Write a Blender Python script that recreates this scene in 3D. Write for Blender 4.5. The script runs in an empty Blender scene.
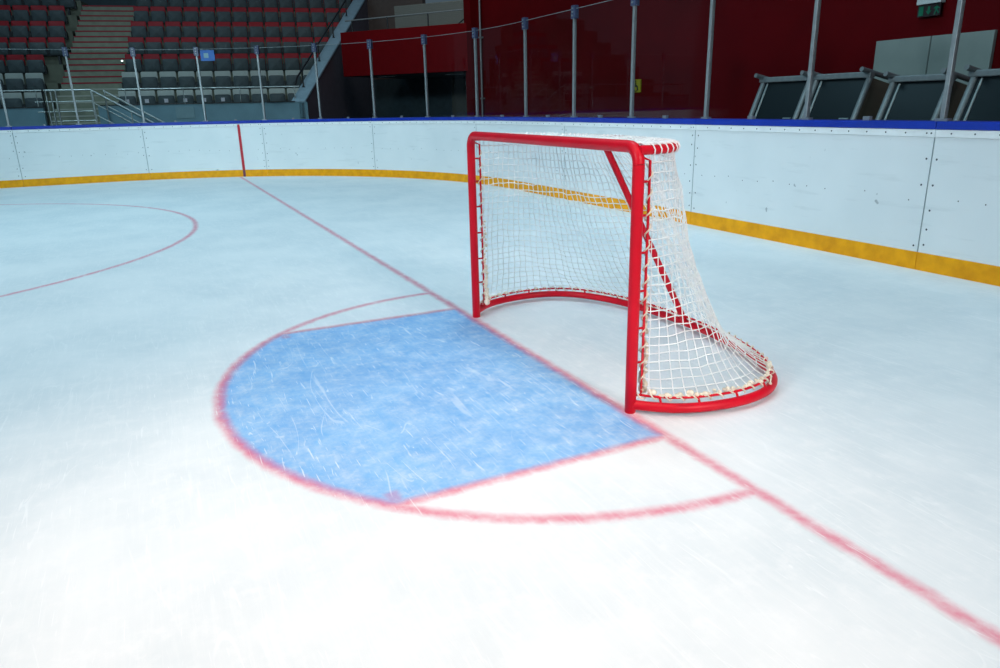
import bpy, math, random
from mathutils import Vector, Matrix, noise as mnoise
random.seed(7)
scn = bpy.context.scene
col = scn.collection
PI = math.pi

# ------------------------------------------------------------------ materials
def nodes_of(name):
    m = bpy.data.materials.new(name); m.use_nodes = True
    nt = m.node_tree
    return m, nt, nt.nodes['Principled BSDF']

def mat(name, rgb, rough=0.5, metal=0.0, spec=0.5, var=0.0, scale=6.0, bump=0.0, coat=0.0):
    m, nt, b = nodes_of(name)
    b.inputs['Roughness'].default_value = rough
    b.inputs['Metallic'].default_value = metal
    b.inputs['Specular IOR Level'].default_value = spec
    if coat: b.inputs['Coat Weight'].default_value = coat; b.inputs['Coat Roughness'].default_value = 0.15
    b.inputs['Base Color'].default_value = (*rgb, 1)
    tc = nt.nodes.new('ShaderNodeTexCoord')
    nz = nt.nodes.new('ShaderNodeTexNoise'); nz.inputs['Scale'].default_value = scale; nz.inputs['Detail'].default_value = 5
    nt.links.new(tc.outputs['Object'], nz.inputs['Vector'])
    if var:
        r = nt.nodes.new('ShaderNodeValToRGB')
        r.color_ramp.elements[0].position = 0.3; r.color_ramp.elements[1].position = 0.7
        r.color_ramp.elements[0].color = (*[c * (1 - var) for c in rgb], 1)
        r.color_ramp.elements[1].color = (*[min(1, c * (1 + var)) for c in rgb], 1)
        nt.links.new(nz.outputs['Fac'], r.inputs['Fac']); nt.links.new(r.outputs['Color'], b.inputs['Base Color'])
    if bump:
        bp = nt.nodes.new('ShaderNodeBump'); bp.inputs['Strength'].default_value = bump; bp.inputs['Distance'].default_value = 0.01
        nt.links.new(nz.outputs['Fac'], bp.inputs['Height']); nt.links.new(bp.outputs['Normal'], b.inputs['Normal'])
    return m

def glass_mat(name, tint, gloss=0.06, rough=0.02, haze=0.0):
    m = bpy.data.materials.new(name); m.use_nodes = True
    nt = m.node_tree; nt.nodes.clear(); N = nt.nodes.new; L = nt.links.new
    out = N('ShaderNodeOutputMaterial'); tr = N('ShaderNodeBsdfTransparent'); gl = N('ShaderNodeBsdfGlossy')
    tr.inputs['Color'].default_value = (*tint, 1); gl.inputs['Roughness'].default_value = rough
    gl.inputs['Color'].default_value = (0.9, 0.95, 1, 1)
    fr = N('ShaderNodeFresnel'); fr.inputs['IOR'].default_value = 1.3
    mu = N('ShaderNodeMath'); mu.operation = 'MULTIPLY'; mu.inputs[1].default_value = gloss / 0.05
    mix = N('ShaderNodeMixShader'); L(fr.outputs[0], mu.inputs[0]); L(mu.outputs[0], mix.inputs[0])
    L(tr.outputs[0], mix.inputs[1]); L(gl.outputs[0], mix.inputs[2])
    last = mix
    if haze:
        df = N('ShaderNodeBsdfDiffuse'); df.inputs['Color'].default_value = (0.6, 0.7, 0.75, 1)
        m2 = N('ShaderNodeMixShader'); m2.inputs[0].default_value = haze
        L(mix.outputs[0], m2.inputs[1]); L(df.outputs[0], m2.inputs[2]); last = m2
    L(last.outputs[0], out.inputs['Surface'])
    return m

# rink measures: x along the goal line, y towards the end boards, z up; origin is the middle of the goal mouth
CRX, CRXC, CRR = 0.0, 1.237, 1.779          # crease centre, half width, radius
FOX, FOY, FOR = -7.131, -5.995, 4.564       # end-zone faceoff circle
YE, RC = 3.94, 6.88                         # end boards, corner radius
CX, CY = -8.0, YE - RC

def ice_material():
    m, nt, b = nodes_of('ice'); N = nt.nodes.new; L = nt.links.new
    geo = N('ShaderNodeNewGeometry')
    def math_(op, a, c=None, d=None, clamp=False):
        n = N('ShaderNodeMath'); n.operation = op; n.use_clamp = clamp
        for i, v in enumerate((a, c, d)):
            if v is None: continue
            if isinstance(v, (int, float)): n.inputs[i].default_value = v
            else: L(v, n.inputs[i])
        return n.outputs[0]
    def noise(scale, detail=4, rough=0.55, vec=None, dim='3D'):
        n = N('ShaderNodeTexNoise'); n.inputs['Scale'].default_value = scale; n.inputs['Detail'].default_value = detail
        n.inputs['Roughness'].default_value = rough; L(vec or geo.outputs['Position'], n.inputs['Vector']); return n
    def mapping(rot, sc, loc=(0, 0, 0)):
        n = N('ShaderNodeMapping'); n.inputs['Rotation'].default_value = (0, 0, rot); n.inputs['Scale'].default_value = sc
        n.inputs['Location'].default_value = loc; L(geo.outputs['Position'], n.inputs['Vector']); return n.outputs[0]
    # ragged paint: warp the position a little
    wn = noise(14, 4, 0.6); sub = N('ShaderNodeVectorMath'); sub.operation = 'SUBTRACT'
    L(wn.outputs['Color'], sub.inputs[0]); sub.inputs[1].default_value = (0.5, 0.5, 0.5)
    scl = N('ShaderNodeVectorMath'); scl.operation = 'SCALE'; scl.inputs['Scale'].default_value = 0.032; L(sub.outputs[0], scl.inputs[0])
    add = N('ShaderNodeVectorMath'); add.operation = 'ADD'; L(geo.outputs['Position'], add.inputs[0]); L(scl.outputs[0], add.inputs[1])
    sp = N('ShaderNodeSeparateXYZ'); L(add.outputs[0], sp.inputs[0]); X, Y = sp.outputs[0], sp.outputs[1]
    def smooth(v, e0, e1):
        n = N('ShaderNodeMapRange'); n.interpolation_type = 'SMOOTHSTEP'; n.inputs['From Min'].default_value = e0; n.inputs['From Max'].default_value = e1
        L(v, n.inputs['Value']); return n.outputs[0]
    def line(d, hw=0.027, soft=0.027):       # 1 on the line, 0 off it
        return math_('SUBTRACT', 1.0, smooth(math_('ABSOLUTE', d), hw - soft, hw + soft))
    def radius(cx, cy):
        dx = math_('SUBTRACT', X, cx); dy = math_('SUBTRACT', Y, cy)
        return math_('SQRT', math_('ADD', math_('MULTIPLY', dx, dx), math_('MULTIPLY', dy, dy)))
    r = radius(CRX, 0.0); ax = math_('ABSOLUTE', math_('SUBTRACT', X, CRX))
    front = math_('SUBTRACT', 1.0, smooth(Y, -0.02, 0.01)); inside = math_('SUBTRACT', 1.0, smooth(r, CRR - .02, CRR + .02))
    goal_line = line(Y, 0.028); arc = math_('MULTIPLY', line(math_('SUBTRACT', r, CRR)), front)
    sides = math_('MULTIPLY', math_('MULTIPLY', line(math_('SUBTRACT', ax, CRXC), 0.024), front), inside)
    # short corner marks of the crease where the side lines meet the arc
    yc = math_('ADD', Y, math.sqrt(CRR**2 - CRXC**2) - 0.02)
    tick = math_('MULTIPLY', math_('MULTIPLY', line(yc, 0.03, .02), math_('SUBTRACT', 1.0, smooth(ax, CRXC + .0, CRXC + .03))), smooth(ax, CRXC - .13, CRXC - .09))
    rf = radius(FOX, FOY); circ = line(math_('SUBTRACT', rf, FOR)); spot = math_('SUBTRACT', 1.0, smooth(rf, .28, .31))
    red = math_('MAXIMUM', math_('MAXIMUM', math_('MAXIMUM', goal_line, arc), math_('MAXIMUM', sides, math_('MULTIPLY', tick, .5))), math_('MAXIMUM', circ, spot))
    blue = math_('MULTIPLY', math_('MULTIPLY', math_('SUBTRACT', 1.0, smooth(ax, CRXC - .03, CRXC + .01)), inside), front)
    # frost and skate marks
    fr1 = noise(1.1, 5, .6); fr2 = noise(9, 6, .7); fr3 = noise(60, 3, .7)
    str1 = noise(1.0, 5, .65, mapping(0.5, (2.2, 30, 1))); str2 = noise(1.0, 5, .65, mapping(-0.9, (2.6, 42, 1), (3, 1, 0)))
    str3 = noise(1.0, 4, .6, mapping(1.35, (2.0, 34, 1), (7, 2, 0)))
    def scratch(vec, scale, thr, gate_scale, gate0):
        n = noise(scale, 1.5, .35, vec); d = math_('ABSOLUTE', math_('SUBTRACT', n.outputs['Fac'], 0.5))
        lin = math_('SUBTRACT', 1.0, smooth(d, thr * .3, thr)); g = noise(gate_scale, 3, .6, vec)
        return math_('MULTIPLY', lin, smooth(g.outputs['Fac'], gate0, gate0 + .1))
    sc = None
    for i, (rot, s, scale, thr, gs, g0) in enumerate([(.4, (1, 6, 1), .45, .0030, 1.2, .50), (-.7, (1, 7, 1), .50, .0034, 1.3, .50), (1.2, (1, 8, 1), .42, .0030, 1.1, .50), (2.0, (1, 7, 1), .60, .0036, 1.4, .52),
                                                     (.05, (1, 9, 1), .70, .0045, 1.8, .54), (-1.2, (1, 10, 1), .9, .0055, 2.4, .56), (.8, (1, 12, 1), 1.1, .0065, 3.0, .57), (2.6, (1, 10, 1), 1.3, .0075, 3.2, .57), (-.3, (1, 12, 1), 1.0, .006, 2.6, .56)]):
        v = scratch(mapping(rot, s, (i * 3.7, i * 1.9, 0)), scale, thr, gs, g0)
        v = math_('MULTIPLY', v, .45 if i < 4 else .75)
        sc = v if sc is None else math_('MAXIMUM', sc, v)
    for i, (rot, sx, sy, th) in enumerate([(.3, 5, 55, .715), (1.1, 6, 60, .72), (-.5, 5, 60, .715), (2.3, 6, 70, .725), (-1.1, 4, 50, .72)]):
        f_ = smooth(noise(1.0, 2, .5, mapping(rot, (sx * .8, sy * 1.3, 1), (i * 5.3, i * 2.1, 0))).outputs['Fac'], th - .025, th + .03)
        sc = math_('MAXIMUM', sc, math_('MULTIPLY', f_, .8))
    chips = smooth(noise(17, 5, .8).outputs['Fac'], .675, .73)
    def mixc(f, a, c):
        n = N('ShaderNodeMix'); n.data_type = 'RGBA'
        if isinstance(f, (int, float)): n.inputs['Factor'].default_value = f
        else: L(f, n.inputs['Factor'])
        for k, v in ((6, a), (7, c)):
            if isinstance(v, tuple): n.inputs[k].default_value = (*v, 1)
            else: L(v, n.inputs[k])
        return n.outputs[2]
    base = mixc(smooth(fr1.outputs['Fac'], .3, .7), (.72, .765, .79), (.83, .85, .86))
    base = mixc(math_('MULTIPLY', smooth(fr2.outputs['Fac'], .45, .75), .5), base, (.90, .90, .905))
    strk = math_('MULTIPLY', math_('ADD', math_('ADD', smooth(str1.outputs['Fac'], .5, .75), smooth(str2.outputs['Fac'], .5, .75)), smooth(str3.outputs['Fac'], .52, .78)), .25)
    base = mixc(strk, base, (.90, .905, .91))
    # paint shows through milky ice
    fr4 = noise(28, 4, .7)
    wear = math_('ADD', math_('MULTIPLY', fr2.outputs['Fac'], .75), math_('ADD', math_('MULTIPLY', fr4.outputs['Fac'], .40), math_('ADD', math_('MULTIPLY', str1.outputs['Fac'], .14), math_('MULTIPLY', str2.outputs['Fac'], .14))))
    bf = math_('MULTIPLY', blue, smooth(wear, 1.42, .42)); 
    bcol = mixc(smooth(noise(2.2, 4, .6).outputs['Fac'], .35, .65), (.14, .39, .75), (.19, .46, .80))
    c = mixc(bf, base, bcol)
    rfac = math_('MULTIPLY', red, math_('MULTIPLY', smooth(wear, 1.30, .42), .85))
    c = mixc(rfac, c, (.72, .10, .19))
    c = mixc(math_('MULTIPLY', math_('MAXIMUM', sc, math_('MULTIPLY', chips, .9)), .62), c, (.93, .94, .95))
    L(c, b.inputs['Base Color'])
    rr = N('ShaderNodeMapRange'); rr.inputs['To Min'].default_value = .42; rr.inputs['To Max'].default_value = .62
    L(fr2.outputs['Fac'], rr.inputs['Value']); L(rr.outputs[0], b.inputs['Roughness'])
    b.inputs['Specular IOR Level'].default_value = 0.22; b.inputs['IOR'].default_value = 1.31
    hsum = math_('ADD', math_('MULTIPLY', fr3.outputs['Fac'], .3), math_('SUBTRACT', math_('ADD', str1.outputs['Fac'], str2.outputs['Fac']), sc))
    bp = N('ShaderNodeBump'); bp.inputs['Strength'].default_value = .12; bp.inputs['Distance'].default_value = .004
    L(hsum, bp.inputs['Height']); L(bp.outputs['Normal'], b.inputs['Normal'])
    return m

def board_material():
    m, nt, b = nodes_of('board_white_plastic'); N = nt.nodes.new; L = nt.links.new
    geo = N('ShaderNodeNewGeometry')
    def nz(scale, det, sc=(1, 1, 1)):
        mp = N('ShaderNodeMapping'); mp.inputs['Scale'].default_value = sc; L(geo.outputs['Position'], mp.inputs['Vector'])
        n = N('ShaderNodeTexNoise'); n.inputs['Scale'].default_value = scale; n.inputs['Detail'].default_value = det; L(mp.outputs[0], n.inputs['Vector']); return n.outputs['Fac']
    def ramp(v, p0, p1, c0, c1):
        r = N('ShaderNodeValToRGB'); r.color_ramp.elements[0].position = p0; r.color_ramp.elements[1].position = p1
        r.color_ramp.elements[0].color = (*c0, 1); r.color_ramp.elements[1].color = (*c1, 1); L(v, r.inputs['Fac']); return r.outputs['Color']
    base = ramp(nz(1.3, 4), .3, .7, (.76, .80, .81), (.83, .86, .865))
    def mixf(f, a, c):
        n = N('ShaderNodeMix'); n.data_type = 'RGBA'; L(f, n.inputs['Factor']); L(a, n.inputs[6]); n.inputs[7].default_value = (*c, 1); return n.outputs[2]
    # scuffs: streaks along the ice and puck marks
    scuff = ramp(nz(2.0, 6, (1, 1, 7)), .60, .80, (0, 0, 0), (.35, .35, .35))
    c = mixf(scuff, base, (.50, .54, .55))
    puck = ramp(nz(9, 2), .735, .77, (0, 0, 0), (.6, .6, .6))
    c = mixf(puck, c, (.22, .25, .27))
    L(c, b.inputs['Base Color']); b.inputs['Roughness'].default_value = .45; b.inputs['Specular IOR Level'].default_value = .3
    return m

M = dict(
    ice=ice_material(), board=board_material(),
    trim=mat('board_trim_white', (.86, .88, .88), .45, spec=.3, var=.05, scale=8),
    yellow=mat('yellow_kick_plastic', (.95, .375, .003), .5, spec=.25, var=.16, scale=9),
    cap=mat('blue_cap_rail', (.002, .03, .36), .35, var=.12, scale=4),
    seam=mat('dark_seam', (.26, .31, .33), .7), screw=mat('dark_screw_heads', (.05, .06, .07), .5),
    stripe=mat('red_board_stripe', (.55, .015, .03), .5, var=.1),
    stripe_dark=mat('stripe_over_yellow', (.17, .03, .07), .5),
    red=mat('red_goal_enamel', (.62, .002, .016), .42, spec=.25, var=.08, scale=7),
    net=mat('white_net_cord', (.86, .85, .83), .8, spec=.2, var=.06, scale=30),
    lace=mat('cream_lacing_cord', (.82, .72, .58), .85, spec=.2, var=.15, scale=40, bump=.3),
    alu=mat('brushed_aluminium', (.30, .33, .34), .45, metal=.5, var=.1, scale=20),
    bracket=mat('clear_blue_bracket', (.055, .07, .13), .35, var=.1),
    steel=mat('polished_steel_rail', (.50, .56, .56), .36, metal=.9),
    blacksteel=mat('black_rail', (.012, .014, .018), .35),
    glass=glass_mat('rink_glass', (.92, .94, .94), .0025, .02, 0.0),
    darkglass=mat('dark_tinted_glass', (.008, .014, .017), .30, spec=.3),
    sideglass=mat('smoky_side_pane', (.20, .175, .135), .25, spec=.5),
    seat_red=mat('red_seat_plastic', (.33, .003, .014), .5, spec=.3, var=.08),
    seat_grey=mat('light_grey_seat_plastic', (.42, .46, .44), .5, spec=.3, var=.06),
    pan=mat('charcoal_seat_pan', (.072, .095, .105), .55, spec=.3, var=.12, scale=5),
    plate=mat('pale_number_sticker', (.62, .60, .68), .5),
    bracketdark=mat('dark_seat_bracket', (.03, .035, .04), .5, metal=.3),
    terrace=mat('olive_grey_concrete', (.155, .165, .125), .8, var=.18, scale=3, bump=.2),
    stair=mat('stair_concrete', (.25, .27, .21), .8, var=.15, scale=5),
    nose_red=mat('red_step_edge', (.30, .006, .02), .6), nose_pale=mat('pale_step_edge', (.40, .42, .37), .6),
    parapet=mat('blue_grey_parapet', (.17, .31, .38), .55, var=.10, scale=2.5),
    stringer=mat('pale_blue_coping', (.30, .46, .57), .4, var=.08),
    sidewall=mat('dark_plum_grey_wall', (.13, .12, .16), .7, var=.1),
    wallred=mat('dark_red_wall', (.105, .0012, .003), .6, spec=.08, var=.10, scale=1.5),
    balcony=mat('red_balcony_panel', (.16, .0015, .004), .6, spec=.08, var=.08),
    brown=mat('brown_grey_wall', (.105, .075, .066), .7, var=.1),
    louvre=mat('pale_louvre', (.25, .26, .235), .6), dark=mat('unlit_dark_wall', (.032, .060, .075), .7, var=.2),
    door=mat('pale_door_paint', (.28, .33, .31), .5, var=.04), greydoor=mat('grey_service_door', (.10, .11, .10), .6),
    floorc=mat('rubber_floor', (.05, .055, .06), .8, var=.2, scale=8),
    white=mat('white_sign_plastic', (.62, .66, .66), .5), green=mat('green_sign_marks', (.004, .16, .085), .5),
    signdark=mat('dark_sign_plate', (.03, .02, .022), .4), yel=mat('yellow_sign', (.42, .36, .02), .5), black=mat('black_sign_mark', (.01, .01, .01), .5),
    bluesign=mat('blue_sign', (.02, .12, .40), .5), palepanel=mat('pale_wall_panel', (.20, .33, .38), .5, var=.05),
    pipe=mat('grey_pipe', (.28, .30, .31), .4, metal=.4), lampgrey=mat('dim_strip_fixture', (.14, .17, .15), .5),
)
M['stand_steel'] = M['alu']

def emission(name, rgb, s):
    m, nt, b = nodes_of(name)
    b.inputs['Base Color'].default_value = (*rgb, 1); b.inputs['Emission Color'].default_value = (*rgb, 1); b.inputs['Emission Strength'].default_value = s
    return m
M['steplamp'] = emission('lit_step_lamp', (.8, 1, .95), 3.0)

# ------------------------------------------------------------------ mesh builder
class MB:
    def __init__(s): s.v = []; s.f = []; s.mi = []; s.sm = []; s.mats = []; s.cur = 0
    def use(s, m):
        if m not in s.mats: s.mats.append(m)
        s.cur = s.mats.index(m); return s
    def face(s, idx, smooth=False): s.f.append(idx); s.mi.append(s.cur); s.sm.append(smooth)
    def box(s, lo, hi, M4=None, bevel=0):
        b = len(s.v)
        for x in (lo[0], hi[0]):
            for y in (lo[1], hi[1]):
                for z in (lo[2], hi[2]):
                    p = Vector((x, y, z)); s.v.append(M4 @ p if M4 else p)
        for q in ((0, 1, 3, 2), (4, 6, 7, 5), (0, 4, 5, 1), (2, 3, 7, 6), (0, 2, 6, 4), (1, 5, 7, 3)): s.face([b + i for i in q])
        return s
    def tube(s, pts, r, n=8, closed=False, caps=True):
        pts = [Vector(p) for p in pts]; k = len(pts)
        rs = r if isinstance(r, (list, tuple)) else [r] * k
        b = len(s.v); up = None
        for i in range(k):
            if closed: t = pts[(i + 1) % k] - pts[i - 1]
            else: t = pts[min(i + 1, k - 1)] - pts[max(i - 1, 0)]
            if t.length < 1e-9: t = Vector((0, 0, 1))
            t.normalize()
            if up is None:
                up = Vector((0, 0, 1)) if abs(t.z) < .9 else Vector((1, 0, 0))
            up = (up - t * up.dot(t))
            if up.length < 1e-6: up = t.orthogonal()
            up.normalize(); w = t.cross(up)
            for j in range(n):
                a = 2 * PI * j / n; s.v.append(pts[i] + (up * math.cos(a) + w * math.sin(a)) * rs[i])
        for i in range(k if closed else k - 1):
            i2 = (i + 1) % k
            for j in range(n):
                j2 = (j + 1) % n; s.face([b + i * n + j, b + i * n + j2, b + i2 * n + j2, b + i2 * n + j], True)
        if caps and not closed:
            c = len(s.v); s.v += [Vector(p) for p in s.v[b:b + n]] + [Vector(p) for p in s.v[b + (k - 1) * n:b + k * n]]
            s.face([c + j for j in range(n)][::-1]); s.face([c + n + j for j in range(n)])
        return s
    def poly(s, pts, d):     # flat polygon extruded by vector d
        pts = [Vector(p) for p in pts]; d = Vector(d); b = len(s.v); k = len(pts)
        s.v += pts + [p + d for p in pts]
        s.face(list(range(b, b + k))[::-1]); s.face(list(range(b + k, b + 2 * k)))
        for i in range(k): j = (i + 1) % k; s.face([b + i, b + j, b + k + j, b + k + i])
        return s
    def sphere(s, c, rx, ry, rz, nu=8, nv=5):
        b = len(s.v); c = Vector(c)
        for i in range(nv + 1):
            th = PI * i / nv
            for j in range(nu):
                a = 2 * PI * j / nu; s.v.append(c + Vector((rx * math.sin(th) * math.cos(a), ry * math.sin(th) * math.sin(a), rz * math.cos(th))))
        for i in range(nv):
            for j in range(nu):
                j2 = (j + 1) % nu; s.face([b + i * nu + j, b + (i + 1) * nu + j, b + (i + 1) * nu + j2, b + i * nu + j2], True)
        return s
    def build(s, name, m=None, parent=None):
        me = bpy.data.meshes.new(name); me.from_pydata([tuple(p) for p in s.v], [], s.f)
        mats = s.mats if s.mats else [m]
        for q in mats: me.materials.append(q)
        if s.mats:
            for p, i in zip(me.polygons, s.mi): p.material_index = i
        for p, k in zip(me.polygons, s.sm): p.use_smooth = k
        me.update()
        o = bpy.data.objects.new(name, me); col.objects.link(o)
        if parent: o.parent = parent
        return o

def tag(o, label=None, cat=None, group=None, kind=None):
    if label: o['label'] = label
    if cat: o['category'] = cat
    if group: o['group'] = group
    if kind: o['kind'] = kind
    return o
def empty(name, loc=(0, 0, 0), rz=0, label=None, cat=None, group=None):
    o = bpy.data.objects.new(name, None); col.objects.link(o); o.location = loc; o.rotation_euler = (0, 0, rz); o.empty_display_size = .1
    return tag(o, label, cat, group)
def bevel(o, w=.006, seg=2):
    b = o.modifiers.new('bevel', 'BEVEL'); b.width = w; b.segments = seg; b.limit_method = 'ANGLE'; b.angle_limit = math.radians(40)
    return o
def ordinal(i): return ['first', 'second', 'third', 'fourth', 'fifth', 'sixth', 'seventh', 'eighth', 'ninth', 'tenth', 'eleventh', 'twelfth', 'thirteenth', 'fourteenth', 'fifteenth', 'sixteenth'][i]

# ------------------------------------------------------------------ boards' path
S1 = 8 - CX
def path(s, off=0.0):
    if s < S1: return Vector((8 - s, YE + off, 0))
    th = (s - S1) / RC
    if th < PI / 2: return Vector((CX - (RC + off) * math.sin(th), CY + (RC + off) * math.cos(th), 0))
    return Vector((CX - RC - off, CY - (s - S1 - RC * PI / 2), 0))
def sweep(mb, s0, s1, o0, o1, z0, z1, step=.12):
    k = max(1, int((s1 - s0) / step + .5)); b = len(mb.v)
    for i in range(k + 1):
        s = s0 + (s1 - s0) * i / k
        for o, z in ((o0, z0), (o1, z0), (o1, z1), (o0, z1)):
            p = path(s, o); p.z = z; mb.v.append(p)
    for i in range(k):
        for j in range(4):
            j2 = (j + 1) % 4; mb.face([b + i * 4 + j, b + i * 4 + j2, b + i * 4 + 4 + j2, b + i * 4 + 4 + j])
    mb.face([b, b + 3, b + 2, b + 1]); e = b + k * 4; mb.face([e, e + 1, e + 2, e + 3])

# ------------------------------------------------------------------ ice
def ice_floor():
    mb = MB()
    out = [path(s, .05) for s in [i * .25 for i in range(0, 160)]]
    ring = [Vector((14, YE + .05, 0))] + out
    ring += [Vector((CX - RC - .05, -16, 0)), Vector((14, -16, 0))]
    b = len(mb.v); k = len(ring); mb.v += [Vector((p.x, p.y, 0)) for p in ring]; mb.face(list(range(b, b + k)))
    lo = len(mb.v); mb.v += [Vector((p.x, p.y, -.08)) for p in ring]
    for i in range(k): j = (i + 1) % k; mb.face([b + j, b + i, lo + i, lo + j])
    o = mb.build('floor', M['ice']); tag(o, 'scratched white ice sheet of the hockey rink', None, None, 'structure'); return o
ICE = ice_floor()
def sheet(name, polys, z, label):
    mb = MB()
    for p in polys:
        b = len(mb.v); mb.v += [Vector((x, y, z)) for x, y in p]; mb.face(list(range(b, b + len(p))))
    o = mb.build(name, M['ice'], ICE); tag(o, label); return o
def ringstrip(cx, cy, r0, r1, a0, a1, n):
    out = []
    for i in range(n):
        t0 = a0 + (a1 - a0) * i / n; t1 = a0 + (a1 - a0) * (i + 1) / n
        out.append([(cx + r0 * math.cos(t0), cy + r0 * math.sin(t0)), (cx + r1 * math.cos(t0), cy + r1 * math.sin(t0)), (cx + r1 * math.cos(t1), cy + r1 * math.sin(t1)), (cx + r0 * math.cos(t1), cy + r0 * math.sin(t1))])
    return out
yj = -math.sqrt(CRR**2 - CRXC**2); aj = math.asin(CRXC / CRR)
bl = [(CRX + CRXC, 0), (CRX - CRXC, 0)] + [(CRX + CRR * math.sin(-aj + 2 * aj * i / 48), -CRR * math.cos(-aj + 2 * aj * i / 48)) for i in range(49)]
sheet('goal_crease', [bl], .0002, 'pale blue goal crease area painted under the ice')
sheet('crease_line', ringstrip(CRX, 0, CRR - .045, CRR + .045, PI, 2 * PI, 80) +
      [[(CRX + sx * CRXC - .045, -math.sqrt(1.733**2 - (CRXC - sx * .045)**2)), (CRX + sx * CRXC + .045, -math.sqrt(1.733**2 - (CRXC + sx * .045)**2)), (CRX + sx * CRXC + .045, -.046), (CRX + sx * CRXC - .045, -.046)] for sx in (-1, 1)], .0004,
      'red half-round line with two straight side lines round the crease')
sheet('goal_line', [[(-14.27, -.045), (13.9, -.045), (13.9, .045), (-14.27, .045)]], .0006, 'thin red goal line running under the goal posts to the boards')
sheet('faceoff_circle', ringstrip(FOX, FOY, FOR - .045, FOR + .045, 0, 2 * PI, 140), .0004, 'thin red faceoff circle on the ice at the far left')

# ------------------------------------------------------------------ dasher boards
TOP = 1.230
seams = [4.0, 8.39, 11.335, 14.35, 17.385, 20.40, 23.125, 25.73, 28.18, 30.8]
blabels = ['white board panel with yellow kick strip at the right edge of the photo',
           'white board panel with yellow kick strip, puck-marked, right of the goal net',
           'white board panel with yellow kick strip behind the right half of the goal',
           'white board panel with yellow kick strip behind the left half of the goal',
           'white board panel with yellow kick strip just left of the far goal post',
           'white board panel with yellow kick strip below the red balcony, right of the stripe panel',
           'white corner board panel carrying the vertical red goal line stripe',
           'white board panel below the sloping hand rails, left of the red-striped panel',
           'white board panel with yellow kick strip at the left edge of the photo']
def dot(mb, s, z, r=.009, off=-.0035):
    p = path(s, off); d = (path(s + .01) - path(s - .01)).normalized(); nrm = Vector((0, 0, 1)).cross(d)
    b = len(mb.v); pts = []
    for j in range(8):
        a = 2 * PI * j / 8; q = p + d * math.cos(a) * r; q.z = z + math.sin(a) * r; mb.v.append(q)
    mb.face([b + j for j in range(8)])
rnd = random.Random(3)
for i in range(len(seams) - 1):
    a, b_ = seams[i] + .002, seams[i + 1] - .002
    c = path((a + b_) / 2, .04)
    root = empty('dasher_board', (c.x, c.y, 0), 0, blabels[i], 'rink board', 'white boards around the ice')
    inv = Matrix.Translation(-Vector((c.x, c.y, 0)))
    def fin(mb, name, m=None):
        mb.v = [inv @ Vector(p) for p in mb.v]; return mb.build(name, m, root)
    p = MB().use(M['board']); sweep(p, a, b_, .0, .09, .02, 1.103)
    p.use(M['seam']); sweep(p, a, a + .006, -.002, .0, .15, 1.103, .02)
    p.use(M['screw'])
    for sv, sg in ((a + .05, 1), (b_ - .05, -1)):
        for z in (.22, .37, .52, .72, .92, 1.04):
            if rnd.random() < .8: dot(p, sv + rnd.uniform(-.012, .012), z + rnd.uniform(-.02, .02), .009)
    for k in range(int((b_ - a) / .22)):
        if rnd.random() < .75: dot(p, a + .15 + k * .22, .60 + rnd.uniform(-.02, .02), .006)
    fin(p, 'panel')
    y = MB().use(M['yellow']); sweep(y, a, b_, -.006, .09, -.01, .152); fin(y, 'kick_plate')
    t = MB().use(M['trim']); sweep(t, a, b_, -.010, .09, 1.106, 1.164)
    t.use(M['screw']); k = 0
    for k in range(int((b_ - a) / .19)): dot(t, a + .07 + k * .19, 1.136, .0075, -.0125)
    dot(t, a + .03, 1.136, .008, -.0125)
    fin(t, 'top_strip')
    q = MB().use(M['cap']); sweep(q, a, b_, -.016, .20, 1.166, TOP); o = bevel(fin(q, 'cap_rail'), .008)
    tag(o, 'blue cap rail')
    if i == 6:
        st = MB().use(M['stripe']); sweep(st, 23.665 - .028, 23.665 + .028, -.012, .0, .153, 1.150, .02)
        st.use(M['stripe_dark']); sweep(st, 23.665 - .028, 23.665 + .028, -.010, -.006, .0, .153, .02)
        tag(fin(st, 'goal_line_stripe'), 'vertical red stripe')

# ------------------------------------------------------------------ glass and stanchions
poles = [7.0, 8.415, 9.825, 11.29, 12.76, 14.24, 15.805, 17.47, 18.95, 20.39, 21.76, 23.085, 24.40, 25.68, 26.95, 28.23, 29.5]
GT = 2.74; GO = .10
plabels = [None, 'aluminium glass post at the right edge in front of the white double door', 'aluminium glass post between two tilted dark-glass shelters, right of the goal',
           'aluminium glass post left of the tilted shelters, above the near goal post', 'aluminium glass post beside the small yellow sign',
           'aluminium glass post second left of the yellow sign, above the goal', 'aluminium glass post third left of the yellow sign, above the far goal post',
           'aluminium glass post beside the thin grey pipe at the red wall corner', 'aluminium glass post in front of the right half of the red balcony',
           'aluminium glass post in front of the left part of the red balcony', 'aluminium glass post crossing the foot of the sloping pale coping',
           'aluminium glass post in front of the right end of the grey seat row', 'aluminium glass post beside the small blue sign',
           'aluminium glass post right of the stairs, left of the blue sign', 'aluminium glass post standing in front of the concrete stairs', 'aluminium glass post at the left edge of the photo', None]
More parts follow.
